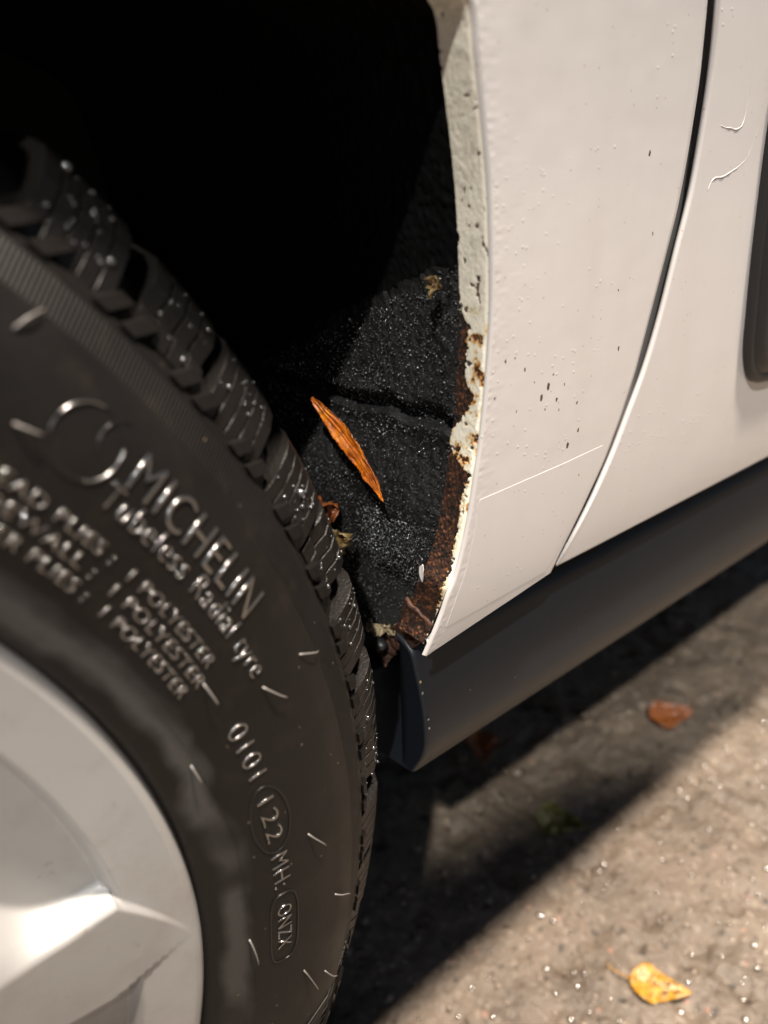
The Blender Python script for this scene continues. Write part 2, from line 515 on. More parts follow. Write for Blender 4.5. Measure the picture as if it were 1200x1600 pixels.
inx, inz = -tz, tx                      # in-plane normal towards the wheel
NS = len(ts)
RAD = .0013                             # rounding of the lip
ya = Yb(az_)

# ragged, weathered panel edge
rag = fbm(ts * 900, ts * 0, 0, 3) * .00012
# --- flange: from the rounded corner inwards
wr_z = np.array([.350, .3705, .378, .389, .399, .408, .4155, .419, .421, .424, .429, .433, .4375, .442, .445, .449, .4525, .459, .467, .471, .475, .482, .6])
wr_v = np.array([1.02, .95, .86, .80, .76, .75, .76, .88, .50, .12, -.05, .08, .36, .56, .76, .30, .27, .32, .36, .10, -.12, -.30, -.40])
NW = 64
w = np.linspace(0, 1, NW)
Wf = .0125 + .0020 * ss(.40, .36, az_)
ZZ = np.repeat(az_[:, None], NW, 1); WW = np.repeat(w[None], NS, 0); TT = np.repeat(ts[:, None], NW, 1)
yy = (ya + RAD)[:, None] + (1 - WW) * Wf[:, None]
nz1 = fbm(TT * 260, WW * 3.2, 0, 4, .6); nz2 = fbm(TT * 900, WW * 11, 4, 4, .65); nz3 = fbm(TT * 1500, WW * 19, 8, 3)
wr = np.interp(ZZ, wr_z, wr_v)
dist = WW - wr + nz1 * .05 + nz2 * .05 + nz3 * .03                    # >0 paint, <0 bare rust
holes = ss(.80, .88, fbm(TT * 400, WW * 4.6, 21, 3) + .06 * ss(.47, .45, ZZ) - .12 * ss(.50, .53, ZZ) + .22 * ss(.482, .474, ZZ) * ss(.470, .474, ZZ))
hidden_lim = (ts[:, None] > vis_end)
spotf = fbm(TT * 240, WW * 2.9, 47, 5, .6) + nz3 * .10
spot = ss(.478, .462, ZZ) * ss(.395, .41, ZZ)
rust = np.clip(ss(.008, -.008, dist) + holes * .95 + ss(.78, .86, spotf) * spot, 0, 1)
stain = np.exp(-np.clip(dist, 0, 9) / .10) * np.clip(.35 + nz1 * .9 + nz2 * .2, 0, 1) * ss(.50, .46, ZZ)
stain = stain + spot * ss(.05, .85, spotf) * .95
stain = np.clip(stain, 0, 1)
grime = np.clip(.12 + nz1 * .35 + nz2 * .3, 0, 1) * ss(.45, .50, ZZ) * (1 - .8 * ss(.75, 1.0, WW))
c_p = np.array([.74, .70, .60]); c_o = np.array([.42, .17, .028]); c_y = np.array([.62, .47, .20]); c_r = np.array([.030, .0125, .007]); c_g = np.array([.50, .465, .40])
colf = c_p[None, None] * np.ones(ZZ.shape + (1,))
colf = colf * (1 - grime[..., None]) + c_g * grime[..., None]
st2 = np.clip(stain * 1.7, 0, 1)[..., None]; colf = colf * (1 - st2 * .75) + c_y * st2 * .75
st3 = np.clip((stain - .38) * 1.7 + nz2 * .10, 0, .95) * (stain > .05)
st3 = np.clip(st3, 0, 1)[..., None]; colf = colf * (1 - st3) + c_o * st3
fleck = ss(.55, 1.1, nz2 + .4 * nz3)[..., None]
rc = (c_r * (1 - fleck) + np.array([.075, .028, .010]) * fleck) * (1 + .9 * np.clip(nz2, -1, 1.2)[..., None] * np.array([1, .9, .8]))
colf = colf * (1 - rust[..., None]) + rc * rust[..., None]
rough_z = (nz1 * .00006 + nz2 * .00006) * (1 - .5 * rust) + .00045 * (1 - rust) * ss(-.01, .02, dist) + rust * nz3 * .00016
rough_z = rough_z * ss(1.0, .90, WW)
fx = ax_[:, None] + inx[:, None] * rough_z
fz = az_[:, None] + inz[:, None] * rough_z
sep_ = ss(.381, .360, ZZ)
fx = fx + .0050 * sep_
yy = yy + .0045 * sep_
flange = grid('arch_flange', np.stack([fx, yy, fz], -1), M_FLANGE, car, color=colf, flip=True)
flange['label'] = 'rusted wheel arch flange with peeling white paint'

# --- quarter panel: rounded lip, face, hem at the door gap
NR, NF = 9, 64
rows = []
for i in range(NR):
    th = i / NR * math.pi / 2
    # from flange (y=ya+RAD, offset 0) to face (y=ya, offset RAD)
    o = RAD * (1 - math.cos(th)); y = RAD * (1 - math.sin(th))
    rows.append(np.stack([ax_ - inx * o, ya + y, az_ - inz * o], -1))
sx_ = ax_ - inx * RAD; sz_ = az_ - inz * RAD
f = np.linspace(0, 1, NF) ** 1.35
lipn = fbm(ts * 500, 0 * ts, 3, 3) * .00010
for q in f:
    x = sx_ + (ox_ - sx_) * q; z = sz_ + (oz_ - sz_) * q
    dl = np.hypot(x - ax_, z - az_)
    y = Yb(z) + (ya - Yb(sz_)) * (1 - q) * np.exp(-dl / .02) + face_bend(x)
    y = y + .00006 * noise(x * 700, z * 700, 2) * np.exp(-dl / .006) * 1.2 + fbm(x * 90, z * 90, 5, 2) * .00004
    rows.append(np.stack([x, y, z], -1))
oxd = np.gradient(ox_); ozd = np.gradient(oz_); ol = np.hypot(oxd, ozd) + 1e-9
onx, onz = ozd / ol, -oxd / ol           # outward at the outer boundary
for a, b in ((.0003, .0003), (.0004, .0012), (-.003, .005), (-.012, .010)):
    rows.append(np.stack([ox_ + onx * a, Yb(oz_) + face_bend(ox_) + b, oz_ + onz * a], -1))
P = np.stack(rows, 1)
panel = grid('quarter_panel', P, M_PAINT, car, flip=True)
panel['label'] = 'white rear quarter panel with small paint chips'
# turned-under bottom edge of the panel
b0 = P[0, NR + 0:NR + NF]
hk = ss(.02, .35, np.linspace(0, 1, len(b0)))[:, None]
be = np.stack([b0, b0 + np.array([0, .0006, -.0006]), b0 + np.array([0, .0004, -.0008]) + hk * np.array([0, .002, -.0002]), b0 + np.array([0, .0008, 0]) + hk * np.array([0, .015, .004])], 1)
grid('panel_hem', be, M_PAINT, panel)
# flaring broken tip: a few flakes of paint still standing on the flange
def flake(x, y, z, sx, sz, tilt, seed):
    rr = random.Random(seed)
    pts = []
    for k in range(9):
        a = 2 * math.pi * k / 9; r_ = rr.uniform(.7, 1.15)
        pts.append((math.cos(a) * sx * r_, math.sin(a) * sz * r_))
    V = [(x - .0003 - .0012 * abs(q[0] / sx) * tilt, y + q[0], z + q[1]) for q in pts] + [(x - .0003, y, z)]
    V += [(v[0] + .0003, v[1], v[2]) for v in V]
    F = [(k, (k + 1) % 9, 9) for k in range(9)] + [((k + 1) % 9 + 10, k + 10, 19) for k in range(9)] + [(k, k + 10, (k + 1) % 9 + 10, (k + 1) % 9) for k in range(9)]
    return mesh('paint_flake', V, F, M_BUMPER, flange, smooth=False)
flake(.3285, .0200, .3790, .0014, .0040, 1.0, 3)

# --- protective film on the lower panel: a very thin sheet with a visible edge
fl_l = [(.3415, .4093), (.3405, .402), (.3385, .392), (.3362, .382), (.3320, .371), (.3285, .3605)]
fl_r = [(.4127, .4107), (.4095, .400), (.4040, .391), (.3985, .3825), (.3915, .372), (.3842, .3625)]
nv, nu = 80, 60
L_, dL = catmull(fl_l, np.array([0.])); L_, _ = catmull(fl_l, np.linspace(0, dL[-1], nv))
R_, dR = catmull(fl_r, np.array([0.])); R_, _ = catmull(fl_r, np.linspace(0, dR[-1], nv))
u = np.linspace(0, 1, nu)[None, :, None]
Q = L_[:, None, :] * (1 - u) + R_[:, None, :] * u
az_order = np.argsort([a[1] for a in ARCH]); A_z = np.array([a[1] for a in ARCH]); A_x = np.array([a[0] for a in ARCH])
dq = Q[..., 0] - np.interp(Q[..., 1], A_z, A_x)
ybase = Yb(Q[..., 1]) + face_bend(Q[..., 0])
FP = np.stack([Q[..., 0], ybase - .00014, Q[..., 1]], -1)
ring = np.concatenate([FP[0, :], FP[1:, -1], FP[-1, -2::-1], FP[-2:0:-1, 0]], 0)
film = grid('protective_film', FP, M_PAINT, panel)
wall = np.stack([ring, ring + np.array([0, .0004, 0])], 1)
me2 = grid('film_edge', wall, M_PAINT, panel, wrap=True, flip=True)

# --- door
DG = [(0.3903, 0.3617), (0.396, 0.3684), (0.4075, 0.3841), (0.4186, 0.4025), (0.4269, 0.4198), (0.4348, 0.4367), (0.4412, 0.4561), (0.4468, 0.4796),
      (0.4521, 0.502), (0.4538, 0.5235), (0.4534, 0.5437), (0.4505, 0.5622), (.440, .607), (.424, .667), (.402, .737), (.376, .832), (.355, .95)]
_, dD = catmull(DG, np.array([0.]))
tD = np.linspace(0, dD[-1], 420)
D, _ = catmull(DG, tD)
D[:, 0] += .0030
dx_, dz_ = np.gradient(D[:, 0]), np.gradient(D[:, 1]); dl_ = np.hypot(dx_, dz_)
ox2, oz2 = -dz_ / dl_, dx_ / dl_         # points back towards the gap
cols = []
RD = .0013
for a, b in ((-.012, .013), (-.0065, .0050), (-.0022, .0032), (-.0004, .0022)):
    cols.append(np.stack([D[:, 0] + ox2 * a, Yd(D[:, 1]) + b, D[:, 1] + oz2 * a], -1))
for i in range(8):
    th = i / 7 * math.pi / 2
    cols.append(np.stack([D[:, 0] - ox2 * RD * (1 - math.cos(th)), Yd(D[:, 1]) + RD * (1 - math.sin(th)), D[:, 1] - oz2 * RD * (1 - math.cos(th))], -1))
x0 = D[:, 0] - ox2 * RD; z0 = D[:, 1] - oz2 * RD
zb = .3600 + (D[:, 1] - .3617) / (.95 - .3617) * (.95 - .3600)
for q in np.linspace(0, 1, 90)[1:] ** 1.5:
    x = x0 + (1.32 - x0) * q; z = z0 * (1 - q ** .25) + zb * q ** .25
    z = np.where(D[:, 1] < .3625, np.minimum(z, .3617), z)
    cols.append(np.stack([x, Yd(z) + fbm(x * 60, z * 60, 9, 2) * .00004, z], -1))
DP = np.stack(cols, 1)
door = grid('door', DP, M_DOOR, car, flip=True)
door['label'] = 'white car door with bright rounded edge at the gap'
b0 = DP[0, 11:]
be = np.stack([b0, b0 + np.array([0, .0004, -.0009]), b0 + np.array([0, .0016, -.0014]), b0 + np.array([0, .004, -.0010]), b0 + np.array([0, .018, .003])], 1)
grid('door_hem', be, M_DOOR, door)
# inner jamb behind the gap, dark
jl, _ = catmull(DG, np.linspace(0, dD[-1], 120))
jm = np.stack([np.stack([jl[:, 0] - .02, Yd(jl[:, 1]) + .016, jl[:, 1]], -1), np.stack([jl[:, 0] + .03, Yd(jl[:, 1]) + .016, jl[:, 1]], -1)], 1)
grid('door_jamb', jm, M_DARK, car)

# rub strip on the door
def strip_outline(ins):
    pts = [(.5059 + ins, .5137)]
    base = [(0.5030, 0.545), (0.5059, 0.5137), (0.5102, 0.4732), (0.5148, 0.4449), (0.5180, 0.4300), (0.5235, 0.4190), (0.5330, 0.4120), (0.545, 0.4100)]
    L, d = catmull(base, np.array([0.])); L, _ = catmull(base, np.linspace(0, d[-1], 60))
    t = np.gradient(L, axis=0); t /= np.linalg.norm(t, axis=1)[:, None]
    L = L + np.stack([-t[:, 1], t[:, 0]], -1) * ins
    return L
def mk_strip():
    secs = []
    for ins, h in ((0, -.0002), (0, .0020), (.0004, .0030), (.0012, .0036), (.0042, .0036), (.0050, .0031), (.0056, .0031), (.0066, .0045), (.0085, .0056), (.0110, .0060)):
        L = strip_outline(ins)
        secs.append(np.stack([L[:, 0], Yd(L[:, 1]) - h, L[:, 1]], -1))
    # extend the inner field to the right, and the bottom run
    P = np.stack(secs, 1)
    last = P[:, -1]
    right = last.copy(); right[:, 0] = 1.30
    P = np.concatenate([P, right[:, None]], 1)
    o = grid('door_moulding', P, M_BLACK, door)
    # straight bottom rail
    prof = P[-1, :10]
    a = prof.copy(); b = prof.copy(); b[:, 0] = 1.30
    grid('moulding_rail', np.stack([a, b], 0), M_BLACK, door)
mk_strip()
# paint runs on the door
for pts in ([(0.4800, 0.566), (0.4836, 0.5456), (0.4861, 0.5341), (0.4851, 0.5248), (0.4810, 0.5228), (0.4767, 0.5233), (0.4720, .5236), (0.4679, 0.5245)],
            [(0.5000, 0.535), (0.4978, 0.5231), (0.4931, 0.5129), (0.488, .5098), (0.4823, 0.5079), (0.476, .5062), (0.4694, 0.5057), (0.466, 0.5013)]):
    L, d = catmull(pts, np.array([0.])); L, _ = catmull(pts, np.linspace(0, d[-1], 40))
    wgt = ss(.3, .9, np.linspace(0, 1, 40)) * np.sin(np.linspace(0, math.pi, 40)) ** .5
    V, F = tube([(x, float(Yd(z)) + .00012, z) for x, z in L], [.00012 + .00034 * g * (1 + .3 * math.sin(i * 1.7)) for i, g in enumerate(wgt)], 8)
    mesh('paint_run', V, F, M_DOOR, door)

# --- sill trim: extruded profile with an end cap
prof = [(.0575, .3250), (.0500, .3222), (.0470, .3198), (.0458, .3175), (.0446, .3135), (.0415, .3030), (.0391, .2930), (.0379, .2830), (.0379, .2725), (.0401, .2640),
        (.0440, .2560), (.0468, .2508), (.0474, .2496), (.0486, .2487), (.0540, .2470), (.075, .2440), (.16, .236)]
prof = [(-.16075 + (y + .16075) * .916, .51954 + (z - .51954) * .916) for y, z in prof]
pr, d = catmull(prof, np.array([0.])); pr, _ = catmull(prof, np.linspace(0, d[-1], 70))
xs = np.r_[.3300, .3303, .3310, .3325, np.linspace(.337, 1.9, 60)]
shr = np.r_[.0016, .0008, .0003, .0, np.zeros(60)]
t = np.gradient(pr, axis=0); t /= np.linalg.norm(t, axis=1)[:, None]
nrm = np.stack([t[:, 1], -t[:, 0]], -1)    # check: points outward(-y) on the face
if nrm[30, 0] > 0: nrm = -nrm
SP = np.stack([np.stack([np.full(len(pr), x), pr[:, 0] - nrm[:, 0] * s, pr[:, 1] - nrm[:, 1] * s], -1) for x, s in zip(xs, shr)], 0)
sill = grid('sill_trim', SP, M_SILL, car, flip=True)
sill['label'] = 'dark grey plastic sill trim with open end'
cap = SP[0]
inner = cap.copy(); inner[:, 1] = np.maximum(cap[:, 1], .0390)
capm = np.stack([cap, cap * .7 + inner * .3 + np.array([.0004, 0, 0]), cap * .3 + inner * .7 + np.array([.0012, 0, 0]), inner + np.array([.0016, 0, 0]), inner + np.array([.02, .0, 0])], 0)
grid('sill_end', capm, M_SILL, sill, flip=True)
ns = 260
sxp = rng.uniform(.336, .95, ns); sj = rng.integers(14, 52, ns)
spp = np.stack([sxp, pr[sj, 0] - .00005, pr[sj, 1]], -1)
tag(scatter('mud_specks', spp, rng.gamma(1.6, .00010, ns) + .00008, M_SPLASH, sill, squash=(1, .4, 1), wob=.3), None, kind='stuff')
# small scuffs along the sill's end edge: bare chips
for (y, z, s) in ((.0258, .3235, .0016), (.0244, .3190, .0010), (.0206, .303, .0007), (.0210, .3075, .0006)):
    V0, F0 = ico(1)
    V0 = V0 * (1 + .3 * rng.uniform(-1, 1, (len(V0), 1))) * np.array([.0006, .0005, s]) + np.array([.3312, y, z])
    mesh('edge_scuff', V0, F0, M_DEBRIS if s > .0012 else M_HAIR, sill)

# --- wheel arch liner
LCUR = [(.3455, .314), (.3452, .326), (.3445, .345), (.3435, .368), (.3425, .392), (.3422, .4199)] + [q for q in ARCH if q[1] > .425] + [(q[0], q[1]) for q in pairs[len(ARCH):]]
_, dl0 = catmull(LCUR, np.array([0.]))
lvis = dl0[[i for i, q in enumerate(LCUR) if abs(q[1] - .5900) < 1e-6][0]]
zl = np.r_[np.arange(0, lvis, .0009), np.linspace(lvis, dl0[-1], 90)]
LP, _ = catmull(LCUR, zl)
lx, lz = LP[:, 0], LP[:, 1]
ltx, ltz = np.gradient(lx), np.gradient(lz); ll = np.hypot(ltx, ltz); ltx /= ll; ltz /= ll
linx, linz = -ltz, ltx
yl = np.r_[np.arange(0, .16, .0009), np.linspace(.161, .29, 30)]
LZ = np.repeat(lz[:, None], len(yl), 1); LY = np.repeat(yl[None], len(lz), 0)
y_start = Yb(np.maximum(lz, .36)) + RAD + .0125 + .010 * ss(.40, .355, lz) - .003
YY = y_start[:, None] + LY
rightside = (zl < lvis)[:, None]
off = .0025 + 0 * LZ
zc = .4355 - .05 * np.clip(YY - .02, 0, .1) - .004 * ss(.028, .018, YY) + .0015 * noise(YY * 90, LZ * 0, 1)
g = LZ - zc
groove = ss(-.0066, -.0052, g) * ss(.0035, .0005, g)
off = off + np.where(rightside, .0050 * groove - .0018 * ss(-.003, .001, g), 0)
off = off - np.where(rightside, .006 * ss(.33, .375, LZ) * ss(.425, .395, LZ) * ss(.0, .03, LY), 0)
off = off + np.where(rightside, .0025 * np.exp(-(((LZ - .352) / .012) ** 2 + ((YY - .050) / .02) ** 2)), 0)
off = off - np.where(rightside, .0035 * np.exp(-(((LZ - .372) / .010) ** 2 + ((YY - .052) / .018) ** 2)), 0)
felt = fbm(YY * 650, LZ * 650, 2, 3, .6) * .00045 + fbm(YY * 60, LZ * 60, 7, 2) * .0004
felt = felt * (1 - .7 * ss(.352, .338, LZ))
off = off - felt
bx = np.where(LZ < .40, ss(.33, .40, LZ), 1.0)
lin_x = lx[:, None] - linx[:, None] * off
lin_z = LZ - linz[:, None] * off
LPx = np.stack([lin_x, YY, lin_z], -1)
FL = gridF(*LPx.shape[:2])
LPf = LPx.reshape(-1, 3)
cen = LPf[FL].mean(1)
ri = (np.repeat(rightside, LPx.shape[1], 1)).reshape(-1)[FL].all(1)
shade_edge_z = .487 - .40 * np.clip(cen[:, 1] - .025, 0, 1) + .0025 * fbm(cen[:, 1] * 130, cen[:, 2] * 0, 3, 3)  # painted shade starts here, along the arch's shadow line
up_m = (cen[:, 2] > shade_edge_z) | ~ri
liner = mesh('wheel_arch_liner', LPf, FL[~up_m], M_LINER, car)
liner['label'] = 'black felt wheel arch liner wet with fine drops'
mesh('shade_painted_liner', LPf, FL[up_m], M_LINER_SHADE, car)['label'] = 'upper wheel arch liner with the arch shadow painted near black'
# felt fibres and droplets only on the lit part, none in the painted shade
sel = np.argwhere((LZ > .318) & (LZ < .484 - .42 * (YY - .025)) & rightside & (LY < .14) & (LY > .001))
pick = sel[rng.integers(0, len(sel), 9000)]
V, F = [], []
for (i, j) in pick:
    p = LPx[i, j] + np.array([-.0001, 0, 0])
    d1 = rng.normal(size=3); d1[0] = -abs(d1[0]) * .5 - .1; d1 /= np.linalg.norm(d1)
    d2 = d1 + rng.normal(size=3) * .5; d2 /= np.linalg.norm(d2)
    le = rng.uniform(.0008, .0024); s = np.cross(d1, rng.normal(size=3)); s = s / np.linalg.norm(s) * .00007
    k = len(V)
    m = p + d1 * le * .5; e = m + d2 * le * .5
    V += [p - s, p + s, m + s, m - s, e]
    F += [(k, k + 1, k + 2, k + 3), (k + 3, k + 2, k + 4)]
tag(mesh('felt_fibres', V, F, M_FIBRE, liner, smooth=False), None, kind='stuff')
pick = sel[rng.integers(0, len(sel), 6500)]
pts = np.array([LPx[i, j] for i, j in pick]) + np.array([-.0003, 0, 0])
tag(scatter('liner_droplets', pts, rng.gamma(2.0, .00008, len(pts)) + .00013, M_DROP, liner, sub=2), None, kind='stuff')
sel2 = np.argwhere((np.abs(LZ - .372) < .016) & rightside & (np.abs(YY - .050) < .02))
pick = sel2[rng.integers(0, len(sel2), 1300)]
pts = np.array([LPx[i, j] for i, j in pick]) + np.array([-.0004, 0, 0])
tag(scatter('liner_droplets', pts, rng.gamma(2.0, .00009, len(pts)) + .00014, M_DROP, liner, sub=2), None, kind='stuff')

# inner wall of the wheel house and the floor behind
wall_P = np.stack([LPx[:, -1], np.stack([np.zeros(len(lz)), np.full(len(lz), .31), np.full(len(lz), .45)], -1)], 1)
grid('wheel_house_wall', wall_P, M_DARK, car)
box('underbody', (.352, .12, .254), (2.2, 1.55, .268), M_DARK, car)
box('underbody', (-.75, .31, .25), (.352, 1.55, .27), M_DARK, car)
box('underbody', (.40, .0410, .268), (1.9, .159, .352), M_DARK, car)

# --- rusted end of the flange behind the panel tip, sealant and plug
def ribbon(name, rows_, mat, parent, amp, sc, nz=70, nw=26, thick=.0012):
    A, dA = catmull(rows_[0], np.array([0.])); A, _ = catmull(rows_[0], np.linspace(0, dA[-1], nz))
    B, dB = catmull(rows_[1], np.array([0.])); B, _ = catmull(rows_[1], np.linspace(0, dB[-1], nz))
    u = np.linspace(0, 1, nw)[None, :, None]
    P = A[:, None] * (1 - u) + B[:, None] * u
    P[..., 0] += fbm(P[..., 1] * sc, P[..., 2] * sc, 3, 4, .6) * amp
    P[..., 1] += fbm(P[..., 0] * sc, P[..., 2] * sc, 8, 3) * amp
    P[..., 2] += fbm(P[..., 1] * sc, P[..., 0] * sc, 5, 3) * amp
    o = grid(name, P, mat, parent)
    md = o.modifiers.new('thick', 'SOLIDIFY'); md.thickness = thick; md.offset = 0
    return o
ribbon('rusty_flange_end', [[(.3275, .0300, .3640), (.3285, .0330, .3560), (.3310, .0385, .3470), (.3340, .0470, .3385), (.3370, .058, .3330)],
                            [(.3270, .0130, .3600), (.3275, .0175, .3530), (.3300, .0250, .3440), (.3330, .0350, .3340), (.3370, .0480, .3250)]], M_RUST, car, .0007, 260)
ribbon('rusty_flange_end', [[(.338, .0640, .3300), (.3375, .0640, .3220), (.3370, .0600, .3160)], [(.339, .0440, .3340), (.3380, .0470, .3270), (.3370, .0540, .3130)]], M_RUST, car, .0011, 300)
ribbon('sealant_strip', [[(.3350, .040, .3440), (.3355, .052, .3360), (.3365, .066, .3310)], [(.3335, .041, .3400), (.3335, .054, .3310), (.3350, .067, .3270)]], M_SEAL, car, .0011, 420, 50, 16, .001)
V0, F0 = ico(2)
mesh('rubber_plug', V0 * np.array([.003, .0042, .0026]) + np.array([.3325, .0535, .3275]), F0, M_RUBBER, car)

# ------------------------------------------------------------------ wheel
ZC = .31
wheel = empty('wheel', (0, 0, ZC), car)
wheel['label'] = 'alloy wheel with studless winter tyre'
TP = [(.2080, .020), (.2140, .0135), (.2172, .0080), (.2185, .0045), (.2200, .0020), (.2225, .0006), (.2262, -.0002), (.2300, -.0006), (.2318, -.0009), (.2328, -.0019), (.2345, -.0024),
      (.2400, -.0030), (.2500, -.0034), (.2600, -.0025), (.2700, -.0002), (.2765, .0030), (.2785, .0042), (.2792, .0052), (.2880, .0118), (.2892, .0122), (.2905, .0150), (.2920, .0180),
      (.2935, .0200), (.2960, .0230), (.3000, .0270), (.3030, .0320), (.3045, .0400), (.3050, .1), (.3045, .165), (.3020, .175), (.2950, .185), (.28, .197), (.25, .203), (.22, .196), (.208, .185)]
TPa = np.array(TP)
def side_y(r):
    k = 22
    return np.interp(r, TPa[:k, 0], TPa[:k, 1])
sub = []
for i in range(len(TP) - 1):
    nsub = 4 if i < 24 else 3
    for q in range(nsub):
        sub.append(TPa[i] + (TPa[i + 1] - TPa[i]) * q / nsub)
sub.append(TPa[-1]); sub = np.array(sub)
# gentle smoothing
for _ in range(2):
    sub[1:-1] = sub[1:-1] * .5 + (sub[:-2] + sub[2:]) * .25
A = np.linspace(0, 2 * math.pi, 361)[:-1]
TYP = np.stack([np.cos(A)[:, None] * sub[:, 0], np.repeat(sub[:, 1][None], 360, 0), np.sin(A)[:, None] * sub[:, 0]], -1)
tyre = grid('tyre', TYP, M_TYRE, wheel, wrap=True, flip=True)
tyre['label'] = 'black tyre sidewall with dusty smear near the rim'

# tread blocks: a (y, r) outline swept over a few sipe-separated slices
def block_mesh(name, outline, width, slices, gap, slant, jag, skew=0.0, raised=False):
    V, F = [], []
    o = np.array(outline); n = len(o)
    sw = (width - gap * (slices - 1)) / slices
    for s in range(slices):
        a0 = -width / 2 + s * (sw + gap); a1 = a0 + sw
        k = len(V)
        for a in (a0, a1):
            for q, (y, r) in enumerate(o):
                tt = a + slant * (y - .03) + skew * (r - .30) + jag * ((q % 2) - .5)
                ang = tt / r
                V.append((r * math.sin(ang), y, r * math.cos(ang)))
        for q in range(n):
            F.append((k + q, k + (q + 1) % n, k + n + (q + 1) % n, k + n + q))
        F.append(tuple(k + q for q in range(n - 1, -1, -1)))
        F.append(tuple(k + n + q for q in range(n)))
    me = bpy.data.meshes.new(name)
    me.from_pydata(V, [], F); me.update()
    me.materials.append(M_TREAD)
    bm = bmesh.new(); bm.from_mesh(me)
    bmesh.ops.recalc_face_normals(bm, faces=bm.faces)
    bm.to_mesh(me); bm.free()
    return me
sh_out = [(.0170, .2915), (.0180, .2945), (.0200, .2990), (.0235, .3050), (.0275, .3095), (.0330, .3122), (.0440, .3135), (.0620, .3140), (.0620, .3045), (.0330, .3030), (.0240, .2960)]
sh_out2 = [(.0185, .2930), (.0215, .2985), (.0235, .2995), (.0255, .3060), (.0285, .3098), (.0330, .3122), (.0440, .3135), (.0620, .3140), (.0620, .3045), (.0330, .3030), (.0240, .2960)]
NB = 60
cw = 2 * math.pi * .314 / NB
bA = block_mesh('tread_block', sh_out, cw * .74, 5, .0008, -.16, .0002)
bB = block_mesh('tread_block', sh_out2, cw * .70, 4, .0010, -.16, .0003)
bC = block_mesh('tread_block', [(.0680, .3045), (.0680, .3134), (.0690, .3141), (.0950, .3144), (.0960, .3138), (.0960, .3045)], cw * .66, 4, .0008, .35, .0004)
bD = block_mesh('tread_block', [(.1020, .3045), (.1020, .3138), (.1030, .3144), (.1280, .3142), (.1290, .3135), (.1290, .3045)], cw * .66, 4, .0008, -.35, .0004)
for k in range(NB):
    jit = math.sin(k * 2.4) * .07 + math.sin(k * 5.1) * .04
    for me, sh in (((bA if k % 3 else bB), 0), (bC, .06), (bD, .12)):
        o = bpy.data.objects.new('tread_block', me)
        link(o, wheel)
        o.rotation_euler = (0, R((k + sh + jit) * 6.0 + 1.0), 0)
V, F = [], []
for k in range(72):
    for (y0, y1, sh) in ((.135, .160, .5), (.164, .184, .2)):
        rot = R((k + sh) * 5.0); h = R(1.9); b = len(V)
        for a in (rot - h, rot + h):
            for (y, r) in ((y0, .303), (y0, .3138), (y1, .3125 if y1 > .17 else .3138), (y1, .300)):
                V.append((r * math.sin(a), y, r * math.cos(a)))
        F += [(b, b + 1, b + 2, b + 3), (b + 7, b + 6, b + 5, b + 4), (b, b + 4, b + 5, b + 1), (b + 1, b + 5, b + 6, b + 2), (b + 2, b + 6, b + 7, b + 3)]
tag(mesh('inner_tread', V, F, M_TREAD, wheel, smooth=False), None, kind='stuff')
# wet beads caught on the shoulder blocks and sidewall
nb = 150
kb = rng.integers(6, 16, nb)
ba = 90 - ((kb + np.sin(kb * 2.4) * .07 + np.sin(kb * 5.1) * .04) * 6.0 + 1.0) + rng.uniform(-1.9, 1.9, nb); br = rng.uniform(.2955, .3125, nb)
by = np.interp(br, [.2915, .2990, .3050, .3095, .3122], [.0170, .0200, .0235, .0275, .0330]) - .0002
tag(scatter('tread_droplets', np.stack([br * np.cos(np.radians(ba)), by, br * np.sin(np.radians(ba))], -1), rng.gamma(2, .00012, nb) + .00022, M_DROP, wheel, sub=2), None, kind='stuff')
# slots in the lower shoulder between sidewall and blocks: raised little bars
V, F = [], []
for k in range(216):
    a = R(k * 360 / 216 + .3); hw = R(.42)
    if k % 3 == 0: continue
    b = len(V)
    for aa, oo in ((a - hw, 0), (a + hw, 0)):
        for (r, y) in ((.2895, .0135), (.2898, .0116), (.2945, .0158), (.2968, .0190), (.297, .0225)):
            V.append((r * math.cos(aa + (r - .29) * -3.0), y, r * math.sin(aa + (r - .29) * -3.0)))
    F += [tuple(b + q for q in range(5)), tuple(b + 5 + q for q in range(4, -1, -1))] + [(b + q, b + 5 + q, b + 5 + (q + 1) % 5, b + (q + 1) % 5) for q in range(5)]
tag(mesh('shoulder_ribs', V, F, M_TREAD, wheel, smooth=False), None, kind='stuff')

